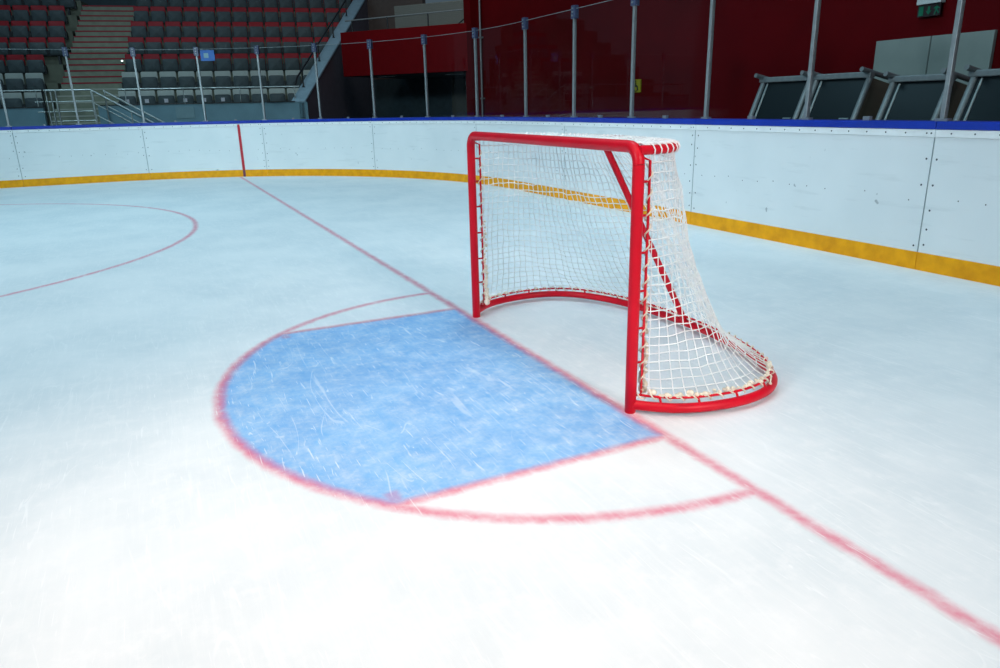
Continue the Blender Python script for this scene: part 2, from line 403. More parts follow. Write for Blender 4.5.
for i, s in enumerate(poles):
    if plabels[i] is None: continue
    p = path(s, GO); d = (path(s + .05) - path(s - .05)).normalized(); rz = math.atan2(d.y, d.x)
    root = empty('glass_post', (p.x, p.y, TOP), rz, plabels[i], 'glass post', 'posts holding the rink glass')
    mb = MB(); mb.box((-.02, -.022, 0), (.02, .022, GT - TOP - .04)); bevel(mb.build('upright', M['alu'], root), .004)
    mb = MB(); mb.box((-.055, -.03, -.0), (.055, .03, .02)); mb.build('foot_plate', M['alu'], root)
    mb = MB().use(M['bracket']); mb.box((-.05, -.036, GT - TOP - .13), (.05, .036, GT - TOP + .05))
    mb.use(M['alu'])
    for z in (-.09, -.04, .01): mb.tube([(0, -.05, GT - TOP + z), (0, .05, GT - TOP + z)], .012, 8)
    tag(bevel(mb.build('top_bracket', None, root), .01), 'blue-grey clamp bracket with bolt heads')
glabels = ['clear glass pane at the right edge of the photo, beside the white door', 'clear glass pane in front of the tilted shelters and exit sign', 'clear glass pane left of the tilted shelters',
           'clear glass pane with the yellow sign showing at its left side', 'clear glass pane left of the yellow sign before the red wall',
           'clear glass pane above the middle of the goal, second left of the yellow sign', 'clear glass pane above the far goal post, at the left end of the red wall',
           'clear glass pane in front of the right half of the red balcony', 'clear glass pane in front of the left half of the red balcony',
           'clear glass pane in front of the dark side wall of the stand', 'clear glass pane in front of the foot of the sloping coping', 'clear glass pane in front of the right seats, right of the blue sign',
           'clear glass pane in front of the pale square on the parapet', 'clear glass pane in front of the lower stairs and hand rails', 'clear glass pane in front of the left seat block', 'clear glass pane at the far left edge']
for i in range(len(poles) - 1):
    a, b_ = poles[i] + .024, poles[i + 1] - .024
    c = path((a + b_) / 2, GO)
    root = empty('glass_shield', (c.x, c.y, TOP), 0, glabels[i], 'glass', 'clear panes above the boards')
    inv = Matrix.Translation(-Vector((c.x, c.y, TOP)))
    g = MB(); sweep(g, a, b_, GO - .005, GO + .005, TOP + .005, GT, .2); g.v = [inv @ p for p in g.v]; g.build('pane', M['glass'], root)
    e = MB(); k = 8
    pts = []
    for j in range(k + 1):
        q = path(a + (b_ - a) * j / k, GO); q.z = GT + .004; pts.append(inv @ q)
    e.tube(pts, .0045, 6); e.build('top_edge', M['alu'], root)
    m_ = path((a + b_) / 2, GO - .012); mb = MB(); mm = inv @ Vector((m_.x, m_.y, TOP))
    mb.box((mm.x - .035, mm.y - .02, 0), (mm.x + .035, mm.y + .02, .035)); mb.build('bottom_clip', M['alu'], root)

# ------------------------------------------------------------------ goal
def catmull(pts, n):
    pts = [Vector(p) for p in pts]; P = [pts[0] * 2 - pts[1]] + pts + [pts[-1] * 2 - pts[-2]]; out = []
    for i in range(1, len(P) - 2):
        for k in range(n):
            t = k / n; a, b, c, d = P[i - 1], P[i], P[i + 1], P[i + 2]
            out.append(.5 * ((2 * b) + (c - a) * t + (2 * a - 5 * b + 4 * c - d) * t * t + (3 * b - a - 3 * c + d) * t ** 3))
    out.append(pts[-1]); return out
def resample(pts, n):
    L = [0]
    for a, b in zip(pts, pts[1:]): L.append(L[-1] + (b - a).length)
    out = []; j = 0
    for i in range(n + 1):
        t = L[-1] * i / n
        while j < len(L) - 2 and L[j + 1] < t: j += 1
        f = (t - L[j]) / max(1e-9, L[j + 1] - L[j]); out.append(pts[j].lerp(pts[j + 1], min(1, f)))
    return out
goal = empty('hockey_goal', (-.005, .025, 0), -.012, 'red-framed ice hockey goal with white net standing on the goal line', 'hockey goal')
PX, ZC, PR = .947, 1.25, .0272
for sx in (-1, 1):
    mb = MB(); mb.tube([(sx * PX, 0, z) for z in (0, .004, .3, .7, ZC - .075)], [PR - .003, PR, PR, PR, PR], 20); mb.build('post', M['red'], goal)
cb = []
R_ = .075
for k in range(9):
    a = PI / 2 * k / 8; cb.append((-PX + R_ - R_ * math.cos(a), 0, ZC - R_ + R_ * math.sin(a)))
cb += [(x, 0, ZC) for x in (-.5, 0, .5)]
for k in range(9):
    a = PI / 2 * (1 - k / 8); cb.append((PX - R_ + R_ * math.cos(a), 0, ZC - R_ + R_ * math.sin(a)))
MB().tube(cb, PR, 20).build('crossbar', M['red'], goal)
half = [(.945, 0), (1.02, .075), (1.09, .17), (1.135, .29), (1.158, .43), (1.155, .57), (1.115, .71), (1.03, .83), (.90, .925), (.72, 1.005), (.50, 1.06), (.25, 1.09), (0, 1.10)]
full = half + [(-x, y) for x, y in half[-2::-1]]
bpath = catmull([(x, y, .041) for x, y in full], 6)
MB().tube(bpath, .024, 14).build('base_frame', M['red'], goal)
thalf = [(.945, 0), (.935, .09), (.912, .18), (.862, .252), (.77, .315), (.62, .365), (.45, .405), (.22, .445), (0, .46)]
tfull = thalf + [(-x, y) for x, y in thalf[-2::-1]]
tpath = catmull([(x, y, 1.235) for x, y in tfull], 6)
MB().tube(tpath, .021, 14).build('top_frame', M['red'], goal)
MB().tube([(0, .42, 1.235), (0, .755, .64), (0, 1.09, .045)], .0195, 12).build('back_strut', M['red'], goal)
for sx in (-1, 1):       # lacing rods behind the posts
    mb = MB(); mb.tube([(sx * (PX - .002), .03, .082), (sx * (PX - .002), .062, .082), (sx * (PX - .002), .062, 1.19), (sx * (PX - .002), .02, 1.205)], .0065, 8)
    for z in (.25, .42, .6, .78, .95, 1.1): mb.tube([(sx * (PX - .002), .025, z), (sx * (PX - .002), .064, z)], .006, 6)
    mb.build('lacing_rod', M['red'], goal)
inner = [(p.x * .985, p.y * .985 + .006, .088) for p in bpath]; inner = [p for p in inner if p[1] > .055]
inner = [(PX - .002, .035, .085)] + inner + [(-PX + .002, .035, .085)]
mb = MB().tube(inner, .0065, 8)
for k in range(4, len(inner) - 4, 9): mb.tube([inner[k], (inner[k][0] * 1.012, inner[k][1] * 1.012, .055)], .006, 6)
mb.build('base_lacing_rod', M['red'], goal)
# net: one sheet hung from the top frame, laced to the rods and the base
NS, NQ = 66, 27
bs = [Vector(p) for p in inner if p[1] > .056]; bs = [Vector((PX - .004, .062, .088))] + bs + [Vector((-PX + .004, .062, .088))]
Bn = resample(bs, NS)
ts = [p for p in tpath if p.y > .055]; ts = [Vector((PX - .004, .062, 1.235))] + ts + [Vector((-PX + .004, .062, 1.235))]
Tn = resample(ts, NS)
def netpt(i, j):
    q = j / NQ; T, B = Tn[i], Bn[i]
    s = i / NS
    w = .8 * q ** 1.3 + .2 * q ** 12
    g = math.exp(-((s - .5) / .11) ** 2)
    w = w * (1 - g) + (q + .07 * math.sin(PI * q)) * g
    zq = q ** .97
    p = Vector((T.x + (B.x - T.x) * w, T.y + (B.y - T.y) * w, 1.226 + (.088 - 1.226) * zq))
    edge = min(1, min(i, NS - i) / 4) * min(1, min(j, NQ - j) / 4)
    nrm = Vector((p.x, p.y - .2, 0)); nrm.normalize()
    n1 = mnoise.noise(Vector((s * 9, q * 3, 1.7))); n2 = mnoise.noise(Vector((s * 34, q * 12, 5.1))); n3 = mnoise.noise(Vector((s * 34, q * 12, 9.3)))
    fold = math.sin(s * 2 * PI * 7 + q * 2.2) * .010 * (1 - q)
    p += nrm * edge * (n1 * .040 + fold)
    tang = Vector((-nrm.y, nrm.x, 0))
    p += tang * edge * n2 * .014 + Vector((0, 0, 1)) * edge * n3 * .016
    p.z += edge * .02 * math.sin(s * PI * 5) * q
    return p
grid = [[netpt(i, j) for j in range(NQ + 1)] for i in range(NS + 1)]
net = MB()
for i in range(NS + 1):
    net.tube(grid[i], .0029 if 0 < i < NS else .004, 4, caps=False)
for j in range(NQ + 1):
    net.tube([grid[i][j] for i in range(NS + 1)], .0029 if 1 < j < NQ else .0042, 4, caps=False)
NET = net.build('net', M['net'], goal)
# top net between crossbar and top frame
tn = MB(); NX, NY = 46, 12
def topdepth(x):
    ax = abs(x)
    for (x0, y0), (x1, y1) in zip(thalf, thalf[1:]):
        if x1 <= ax <= x0: return y0 + (y1 - y0) * (x0 - ax) / max(1e-6, x0 - x1)
    return 0.02
def toppt(i, j):
    x = -.925 + 1.85 * i / NX; d = topdepth(x) + .012; y = .022 + (d - .022) * j / NY
    z = 1.262 - .012 * math.sin(PI * j / NY) + .006 * mnoise.noise(Vector((x * 6, y * 9, 2)))
    if j == NY: z = 1.250
    return Vector((x, y, z))
for i in range(NX + 1): tn.tube([toppt(i, j) for j in range(NY + 1)], .0026, 4, caps=False)
for j in range(NY + 1): tn.tube([toppt(i, j) for i in range(NX + 1)], .0026, 4, caps=False)
tn.build('top_net', M['net'], goal)
# lacing: cord wound round the rods and the top frame, knots at the near corner
def helix(path_pts, r, pitch, cr, mb, jitter=.0):
    L = sum((b - a).length for a, b in zip(path_pts, path_pts[1:])); n = int(L / pitch * 8)
    rp = resample(path_pts, n); out = []
    for k, p in enumerate(rp):
        t = (rp[min(k + 1, n)] - rp[max(k - 1, 0)]).normalized(); u = Vector((0, 0, 1)) if abs(t.z) < .9 else Vector((1, 0, 0))
        u = (u - t * u.dot(t)).normalized(); w = t.cross(u); a = 2 * PI * k / 8
        rr = r * (1 + jitter * mnoise.noise(p * 23)); out.append(p + (u * math.cos(a) + w * math.sin(a)) * rr)
    mb.tube(out, cr, 5)
lc = MB().use(M['net'])
helix([Vector((p.x, p.y, 1.237)) for p in tpath[4:-4]], .026, .040, .0034, lc)
lc.use(M['lace'])
for sx in (-1, 1):
    helix([Vector((sx * (PX - .002), .062, .10)), Vector((sx * (PX - .002), .062, 1.18))], .013, .078, .0040, lc, .5)
helix([Vector(p) for p in inner], .014, .066, .0042, lc, .5)
kr = random.Random(11)
for sx in (-1, 1):
    for k in range(40):
        z = .10 + (k / 40) ** 1.5 * .60; rr = kr.uniform(.009, .018) * (1.25 - k / 50)
        lc.sphere((sx * (PX - .012 + kr.uniform(-.006, .006)), .072 + kr.uniform(-.006, .016), z), rr, rr * kr.uniform(.8, 1.2), rr * kr.uniform(.9, 1.5), 7, 4)
for k in range(46):
    p = Vector(inner[min(len(inner) - 1, 2 + int(k * .9))]); rr = kr.uniform(.006, .013)
    if k < 16: rr *= 1.35
    lc.sphere((p.x - .010 + kr.uniform(-.008, .008), p.y + kr.uniform(-.008, .008), .098 + kr.uniform(-.006, .010)), rr * 1.2, rr, rr * .85, 7, 4)
    if k % 3 == 0:
        p = Vector(inner[-1 - min(len(inner) - 1, 2 + int(k * .9))]); lc.sphere((p.x + .01, p.y, .10), rr, rr, rr * .8, 7, 4)
p = Vector(inner[36]); lc.tube([p, p + Vector((.03, -.02, .0)), p + Vector((.055, -.05, -.02))], .004, 5); lc.sphere(p + Vector((.058, -.052, -.021)), .009, .009, .009, 7, 4)
tag(lc.build('lacing', None, NET), 'cream lacing cord with knots')

# ------------------------------------------------------------------ stand: x = along the rows, y = up the stand
PH = .1855; AX, AY = -20.85, -2.136
RZ = PI / 2 - PH
SM = Matrix.Translation((AX, AY, 0)) @ Matrix.Rotation(RZ, 4, 'Z')
def stand_obj(mb, name, m=None, label=None, cat=None, kind=None, group=None):
    o = mb.build(name, m); o.matrix_world = SM; o.location = (AX, AY, 0); o.rotation_euler = (0, 0, RZ); return tag(o, label, cat, group, kind)
def at(a, t, z): return SM @ Vector((a, t, z))
D_, H_ = .85, .532
def fl(r): return 1.77 + H_ * (r - 2)          # floor height of tier r
def aend(t): return 5.03 + .44 * (t + 1.7)     # right-hand end of the stand
mb = MB()
for r in range(1, 9):
    t0, t1 = D_ * (r - 3), D_ * (r - 2) + (0 if r < 8 else 1.6)
    for a0, a1f in ((-7.5, lambda t: -1.64), (.03, aend)):
        mb.poly([(a0, t0, fl(r) - (1.2 if r > 1 else 1.24)), (a1f(t0) - .05, t0, fl(r) - (1.2 if r > 1 else 1.24)), (a1f(t1) - .05, t1, fl(r) - (1.2 if r > 1 else 1.24)), (a0, t1, fl(r) - (1.2 if r > 1 else 1.24))], (0, 0, (1.2 if r > 1 else 1.24)))
stand_obj(mb, 'floor_terrace', M['terrace'], 'stepped concrete terrace carrying the seats', kind='structure')
# back wall with dark doorway
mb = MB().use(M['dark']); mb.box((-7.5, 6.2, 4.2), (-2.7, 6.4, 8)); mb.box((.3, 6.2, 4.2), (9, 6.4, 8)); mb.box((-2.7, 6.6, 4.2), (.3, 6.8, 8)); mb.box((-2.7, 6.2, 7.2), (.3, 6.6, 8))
stand_obj(mb, 'wall_back', None, 'dark wall at the top of the stand', kind='structure')
# parapet
mb = MB(); mb.box((-7.5, -1.86, 0), (-1.64, -1.71, 1.63)); mb.box((-.35, -1.86, 0), (5.03, -1.71, 1.645))
stand_obj(mb, 'wall_parapet', M['parapet'], 'blue-grey parapet wall in front of the seats', kind='structure')
mb = MB(); mb.box((-7.5, -1.88, 1.63), (-1.62, -1.69, 1.655)); mb.box((-.37, -1.88, 1.645), (4.70, -1.69, 1.67))
stand_obj(mb, 'trim_1', M['blacksteel'], 'dark coping on the parapet', kind='structure')
# sloping side wall of the stand with pale coping
side = []
zs = lambda t: 1.74 + .615 * (t + 1.7)
tA, tB = -1.86, 6.2
for (du, mname, nm, lab) in ((0, 'sidewall', 'wall_side', 'dark side wall of the stand under the sloping coping'),):
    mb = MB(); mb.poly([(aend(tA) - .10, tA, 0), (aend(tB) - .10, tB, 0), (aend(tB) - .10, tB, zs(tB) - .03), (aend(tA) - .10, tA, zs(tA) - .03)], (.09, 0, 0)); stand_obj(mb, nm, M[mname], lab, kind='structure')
mb = MB(); mb.poly([(aend(tA) - .36, tA, zs(tA) - .03), (aend(tB) - .36, tB, zs(tB) - .03), (aend(tB) - .36, tB, zs(tB) + .04), (aend(tA) - .36, tA, zs(tA) + .04)], (.38, 0, 0))
bevel(stand_obj(mb, 'trim_2', M['stringer'], 'pale blue sloping coping at the end of the stand', kind='structure'), .015)
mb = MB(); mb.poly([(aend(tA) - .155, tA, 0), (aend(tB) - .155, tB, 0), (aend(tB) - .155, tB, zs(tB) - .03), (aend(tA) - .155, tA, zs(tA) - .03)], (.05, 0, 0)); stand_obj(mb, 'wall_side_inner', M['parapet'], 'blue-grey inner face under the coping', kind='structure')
# black hand rail on the coping
hr = empty('sloping_handrail', tuple(at(aend(-1.7) - .2, -1.7, 1.75)), RZ, 'black sloping hand rail on the pale blue coping', 'handrail')
def hp(t, dz): return Vector((aend(t) - .25 - (aend(-1.7) - .2), t + 1.7, zs(t) - 1.75 + dz))
MB().tube([hp(-1.75, .40), hp(-1.6, .50), hp(1, .50), hp(3.4, .50), hp(5.8, .50)], .027, 8).build('rail', M['blacksteel'], hr)
for t in (-1.25, .0, 1.25, 2.5, 3.75, 5.0):
    MB().tube([hp(t, .035), hp(t, .06), hp(t, .3), hp(t + .05, .49)], [.05, .022, .018, .018], 8).build('baluster', M['blacksteel'], hr)
# parapet rail
for (a0, a1, lab) in ((-7.3, -1.62, 'steel rail above the parapet left of the stairs'), (.2, 4.86, 'steel rail above the parapet right of the stairs')):
    rt = empty('parapet_rail', tuple(at((a0 + a1) / 2, -1.78, 1.65)), RZ, lab, 'handrail', 'steel rails along the parapet'); h = (a1 - a0) / 2
    MB().tube([(-h, 0, .405), (0, 0, .405), (h, 0, .405)], .024, 10).build('rail', M['steel'], rt)
    k = 4
    for j in range(k): MB().tube([(-h + .15 + (2 * h - .3) * j / (k - 1), 0, 0), (-h + .15 + (2 * h - .3) * j / (k - 1), 0, .40)], .014, 8).build('rail_post', M['steel'], rt)
# stairs
st = empty('staircase', tuple(at(-.73, 0, 0)), RZ, 'concrete aisle stairs with red step edges between the two seat blocks', 'stairs')
for k in range(-6, 15):
    z = 2.302 + .1773 * k; t = .2833 * k
    mb = MB(); mb.box((-.88, t, z - .55 if k > -3 else 1.0), (.695, t + .2833 if k < 14 else t + 2.2, z)); so = mb.build('step', M['stair'], st)
    mb = MB(); mb.box((-.87, t - .008, z - .035), (.69, t + .03, z + .004)); tag(mb.build('nosing', M['nose_red'] if k >= 0 else M['nose_pale'], so), 'red step edge' if k >= 0 else 'pale step edge')
mb = MB(); mb.box((-1.66, -2.75, 0), (-.33, -1.70, 1.06)); stand_obj(mb, 'floor_landing', M['stair'], 'concrete landing at the foot of the stairs', kind='structure')
# landing guard rail
gr = empty('landing_guardrail', tuple(at(-.75, -2.7, 1.06)), RZ, 'steel guard rail across the landing at the foot of the stairs', 'railing')
for z, x0, x1 in ((.97, -.56, .50), (.70, -.80, .50), (.46, -.78, .50), (.23, -.52, .52)):
    tag(MB().tube([(x0, 0, z), (x1, 0, z)], .024 if z > .9 else .013, 8).build('rail', M['steel'], gr), 'thick top rail' if z > .9 else None)
for x in (-.53, -.42, -.31, .50): MB().tube([(x, 0, 0), (x, 0, .99)], .022, 8).build('rail_post', M['steel'], gr)
MB().tube([(-.60, 0, 0), (-.60, -.02, .99)], .02, 8).build('rail_post', M['blacksteel'], gr)
MB().tube([(-.62, .0, .97), (-.62, .9, .97)], .02, 8).build('side_rail', M['steel'], gr)
# sloping rails of the lower flight
for (t, a0, lab) in ((-2.7, -.25, 'front sloping steel hand rail of the lower stair flight'), (-1.95, -.13, 'rear sloping steel hand rail beside the parapet')):
    rr = empty('stair_rail', tuple(at(a0, t, 1.06)), RZ, lab, 'handrail', 'sloping steel rails of the lower flight')
    for dz, r in ((.965, .026),) + (((.66, .014), (.38, .014)) if t < -2.5 else ((.60, .014),)):
        MB().tube([(0, 0, dz), (1.65, 0, dz - 1.03)], r, 8).build('rail', M['steel'], rr)
    for x in (.02, .85, 1.6): MB().tube([(x, 0, max(-1.05, -.62 * x - .1)), (x, 0, .965 - .62 * x)], .018, 8).build('rail_post', M['steel'], rr)
lf = MB()
for k in range(5): lf.box((-.33 + .28 * k, -2.72, 0), (-.33 + .28 * (k + 1), -1.90, 1.06 - .19 * (k + 1)))
stand_obj(lf, 'trim_3', M['stair'], 'lower stair flight behind the boards', kind='structure')

# ------------------------------------------------------------------ seats
def rounded(w, z0, z1, rt, rb, n=4):
    pts = []
    for (cx, cz, r, a0) in ((w / 2 - rt, z1 - rt, rt, 0), (-w / 2 + rt, z1 - rt, rt, PI / 2), (-w / 2 + rb, z0 + rb, rb, PI), (w / 2 - rb, z0 + rb, rb, 1.5 * PI)):
        for k in range(n + 1): a = a0 + PI / 2 * k / n; pts.append((cx + r * math.cos(a), cz + r * math.sin(a)))
    return pts
def shell(w, z0, z1, rt, rb, th, yfun, inset=.85):
    mb = MB(); pr = rounded(w, z0, z1, rt, rb); k = len(pr); cz = (z0 + z1) / 2
    rings = []
    for (f, dy) in ((.93, 0), (1, .25), (1, .75), (.93, 1)):
        rings.append([(x * f, yfun(x * f, cz + (z - cz) * f) + th * dy, cz + (z - cz) * f) for x, z in pr])
    b = 0
    for r_ in rings: mb.v += [Vector(p) for p in r_]
    for i in range(3):
        for j in range(k): j2 = (j + 1) % k; mb.face([i * k + j, i * k + j2, (i + 1) * k + j2, (i + 1) * k + j], True)
    for ring, rev in ((0, False), (3, True)):
        c = len(mb.v); mb.v.append(Vector((0, yfun(0, cz) + th * (ring / 3), cz)))
        for j in range(k):
            j2 = (j + 1) % k; f = [c, ring * k + j2, ring * k + j]; mb.face(f if not rev else f[::-1], True)
    return mb
back_f = lambda x, z: -.06 + .02 * (1 - (x / .22) ** 2) + .06 * (z - .4)
pan_f = lambda x, z: -.155 + .02 * (x / .22) ** 2 - .10 * (z - .5) * 0 + .03 * (z - .45)
backm = shell(.445, .30, .80, .035, .05, .025, back_f); 
panm = shell(.425, .30, .655, .05, .05, .05, pan_f)
def seat_proto(red, sticker):
    r = empty('stadium_seat')
    b = MB(); b.v = list(backm.v); b.f = list(backm.f); b.mi = list(backm.mi); b.sm = list(backm.sm)
    bo = b.build('backrest', M['seat_red'] if red else M['seat_grey'], r); tag(bo, 'red backrest' if red else 'light grey backrest')
    q = MB(); q.v = list(panm.v); q.f = list(panm.f); q.mi = list(panm.mi); q.sm = list(panm.sm)
    q.box((-.02, -.172, .447), (.02, -.160, .46))
    qo = q.build('seat_pan', M['pan'], r); tag(qo, 'charcoal folded seat pan')
    if sticker:
        s_ = MB(); s_.box((-.05, -.170, .47), (.05, -.148, .57)); tag(s_.build('number_sticker', M['plate'], qo), 'pale square sticker')
    br = MB(); br.box((-.245, -.13, .32), (-.222, -.02, .50)); br.box((.222, -.13, .32), (.245, -.02, .50)); br.box((-.245, -.09, .28), (.245, -.04, .32)); br.box((-.03, -.09, 0), (.03, -.04, .3))
    br.build('bracket', M['bracketdark'], r)
    return r
def copy_tree(o, parent=None):
    c = o.copy(); col.objects.link(c)
    if parent: c.parent = parent
    for ch in list(o.children): copy_tree(ch, c)
    return c
protos = {}
seat_r = random.Random(5)
def seat(a, r, red, sticker, label, group):
    key = (red, sticker)
    if key not in protos: o = protos[key] = seat_proto(red, sticker)
    else: o = copy_tree(protos[key])
    o.location = at(a, D_ * (r - 2) - .015, fl(r)); o.rotation_euler = (0, 0, RZ); tag(o, label, 'seat', group)
rown = {1: 'front row', 2: 'second row', 3: 'third row from the front', 4: 'fourth row from the front', 5: 'fifth row from the front', 6: 'sixth row from the front', 7: 'seventh row, topmost in the photo'}
nright = {1: 10, 2: 11, 3: 12, 4: 12, 5: 13, 6: 14, 7: 15}
for r, n in nright.items():
    for i in range(n):
        red = r >= 3
        seat(.225 + .5 * i, r, red, r == 1 and i < 6, f"folded {'red-backed' if red else 'grey-backed'} stadium seat, {ordinal(i)} right of the stairs, {rown[r]}", f"seats right of the stairs, {rown[r]}")
leftend = {1: (-1.86, 2), 2: (-1.99, 2), 3: (-2.12, 2), 4: (-1.71, 4), 5: (-1.84, 4), 6: (-1.97, 4), 7: (-1.84, 5)}
for r, (e, n) in leftend.items():
    n = n + 1 if r <= 3 else n
    for i in range(n):
        red = r >= 3
        seat(e - .23 - .5 * i, r, red, False, f"folded {'red-backed' if red else 'grey-backed'} stadium seat, {ordinal(i)} left of the stairs, {rown[r]}", f"seats left of the stairs, {rown[r]}")
# small items on the stand
def item(name, loc, rz, label, cat): return empty(name, tuple(loc), rz, label, cat)
w = MB(); w.box((0, -.012, 0), (.47, .0, .30)); o = w.build('wall_panel', M['palepanel']); o.location = at(1.55, -1.862, 1.28); o.rotation_euler = (0, 0, RZ); bevel(o, .004)
tag(o, 'pale square panel on the blue-grey parapet', 'panel')
o = item('step_lamp', at(.0, .34, 2.80), RZ, 'tiny lit lamp at the right edge of the stairs', 'lamp')
MB().tube([(0, 0, 0), (0, 0, .07)], .014, 8).build('stem', M['blacksteel'], o); MB().sphere((0, 0, .09), .03, .03, .022).build('lens', M['steplamp'], o)

# ------------------------------------------------------------------ diagonal corner: red balcony over a dark recess
DA = math.atan2(.62, .785); BX, BY = -16.3, 7.0
DM = Matrix.Translation((BX, BY, 0)) @ Matrix.Rotation(DA, 4, 'Z')
def dg(mb, name, m, label, kind='structure', cat=None):
    o = mb.build(name, m); o.location = (BX, BY, 0); o.rotation_euler = (0, 0, DA); return tag(o, label, cat, None, kind)
bal = empty('balcony', (BX, BY, 2.38), DA, 'red fronted balcony with steel hand rail above a dark recess', 'balcony')
mb = MB(); mb.box((-4.75, 0, 0), (-.02, .12, 1.27)); bevel(mb.build('front_panel', M['balcony'], bal), .01)
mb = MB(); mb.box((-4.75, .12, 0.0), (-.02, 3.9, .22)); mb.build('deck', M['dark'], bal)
MB().tube([(-4.75, .3, 1.62), (-2.4, .3, 1.64), (-.3, .3, 1.66)], .022, 8).build('rail', M['alu'], bal)
for x in (-4.5, -3.2, -1.78, -.35): MB().tube([(x, .3, .2), (x, .3, 1.64)], .022, 8).build('rail_post', M['blacksteel'], bal)
for x0, x1 in ((-1.0, -.32),): MB().tube([(x0, .45, 1.22), (x1, .45, 1.64)], .018, 8).build('brace', M['blacksteel'], bal)
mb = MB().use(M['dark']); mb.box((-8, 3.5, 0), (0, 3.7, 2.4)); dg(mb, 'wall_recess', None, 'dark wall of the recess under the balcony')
mb = MB(); mb.box((-7.6, 3.5, 2.4), (-3.9, 3.7, 7)); dg(mb, 'wall_gallery', M['brown'], 'brown-grey wall behind the balcony')
mb = MB(); mb.box((-3.9, 3.5, 5.0), (0, 3.7, 7)); dg(mb, 'wall_gallery_upper', M['dark'], 'dark wall above the pale slatted screen')
sc = empty('slatted_screen', (BX + 0, BY, 0), DA, 'pale grey slatted screen behind the balcony hand rail', 'screen')
mb = MB(); mb.box((-4.45, 2.62, 2.6), (-1.2, 2.66, 4.62)); mb.build('backing', M['louvre'], sc)
fr = MB()
for k in range(40): fr.box((-4.45, 2.60, 2.63 + k * .05), (-1.2, 2.62, 2.665 + k * .05))
tag(fr.build('slats', M['louvre'], sc), None)
sc.children[1].name = 'slat_panel'
mb = MB(); mb.box((-3.43, 3.44, 0), (-2.75, 3.5, 2.34)); 
gd = empty('service_door', (BX, BY, 0), DA, 'dull grey door in the dark recess under the balcony', 'door'); mb = MB(); mb.box((-2.86, 3.43, 0), (-2.12, 3.495, 2.3)); mb.build('leaf', M['greydoor'], gd)
mb = MB(); mb.box((-2.92, 3.42, 0), (-2.86, 3.498, 2.36)); mb.box((-2.12, 3.42, 0), (-2.06, 3.498, 2.36)); mb.box((-2.92, 3.42, 2.3), (-2.06, 3.498, 2.36)); mb.build('frame', M['dark'], gd)
for (x, y, lab) in ((-3.5, .5, 'dim strip light under the left part of the balcony'), (-1.3, .9, 'dim strip light under the right part of the balcony')):
    L_ = empty('strip_light', (0, 0, 0), DA, lab, 'light fitting', 'strip lights under the balcony'); L_.location = DM @ Vector((x, y, 2.38))
    mb = MB(); mb.box((-.32, -.05, -.03), (.32, .05, 0)); mb.build('housing', M['lampgrey'], L_); mb = MB(); mb.box((-.30, -.04, -.045), (.30, .04, -.03)); mb.build('diffuser', M['white'], L_)
# ------------------------------------------------------------------ red end wall
mb = MB(); mb.box((-16.35, 7.0, 0), (12, 7.25, 7.5)); tag(mb.build('wall_end', M['wallred']), 'dark red wall behind the end boards', None, None, 'structure')
mb = MB(); mb.box((-16.75, 6.78, 0), (-16.30, 7.25, 7.5)); tag(mb.build('wall_pillar', M['wallred']), 'dark red pillar at the end of the red wall', None, None, 'structure')
pp = empty('wall_pipe', (-15.98, 6.93, 0), 0, 'thin grey vertical pipe at the left corner of the red wall', 'pipe')
MB().tube([(0, 0, 0), (0, 0, 3), (0, 0, 7)], .028, 8).build('pipe', M['pipe'], pp)
for z in (1.6, 3.2, 4.8): mb = MB(); mb.box((-.045, -.04, z), (.045, .07, z + .04)); mb.build('clamp', M['pipe'], pp)
dr = empty('door_1', (-2.68, 7.0, 0), 0, 'pale double door in the dark red wall', None); dr['kind'] = 'structure'
for x0, x1 in ((-.76, -.006), (.006, .76)):
    mb = MB(); mb.box((x0, -.06, 0), (x1, -.005, 2.12)); o = bevel(mb.build('door_leaf', M['door'], dr), .006)
mb = MB(); mb.box((-.04, -.10, 1.0), (-.02, -.06, 1.16)); mb.build('door_handle', M['steel'], dr)
ex = empty('exit_sign', (-2.745, 6.93, 2.36), 0, 'exit sign with green pictograms on the red wall above the door', 'exit sign')
mb = MB(); mb.box((-.19, -.04, .19), (.19, .05, .33)); bevel(mb.build('housing', M['white'], ex), .006)
mb = MB().use(M['signdark']); mb.box((-.18, -.012, -.02), (.18, .0, .19)); mb.use(M['green'])
mb.box((-.155, -.018, .0), (-.085, -.012, .16))                                     # doorway
mb.box((-.018, -.018, .06), (.018, -.012, .15)); mb.poly([(-.045, -.018, .075), (.0, -.018, .01), (.045, -.018, .075)], (0, .006, 0))   # arrow
mb.tube([(.125, -.016, .155), (.125, -.015, .157)], .018, 10); mb.poly([(.10, -.018, .135), (.14, -.018, .135), (.135, -.018, .07), (.105, -.018, .07)], (0, .006, 0))
mb.poly([(.105, -.018, .075), (.125, -.018, .075), (.105, -.018, .0), (.085, -.018, .0)], (0, .006, 0)); mb.poly([(.12, -.018, .075), (.138, -.018, .075), (.168, -.018, .02), (.15, -.018, .012)], (0, .006, 0))
mb.poly([(.075, -.018, .11), (.10, -.018, .13), (.10, -.018, .115), (.08, -.018, .095)], (0, .006, 0)); mb.poly([(.14, -.018, .13), (.17, -.018, .105), (.165, -.018, .09), (.138, -.018, .115)], (0, .006, 0))
mb.build('sign_plate', None, ex)
ys = empty('wheelchair_sign', (-8.74, 6.985, 1.61), 0, 'small yellow sign with black wheelchair symbol on the red wall', 'sign')
mb = MB(); mb.box((-.13, -.012, 0), (.13, .012, .24)); mb.build('plate', M['yel'], ys)
mb = MB(); ring = [(.055 * math.cos(a) - .005, -.016, .075 + .055 * math.sin(a)) for a in [-2.4 + 4.3 * k / 14 * -1 + 4.3 for k in range(15)]]
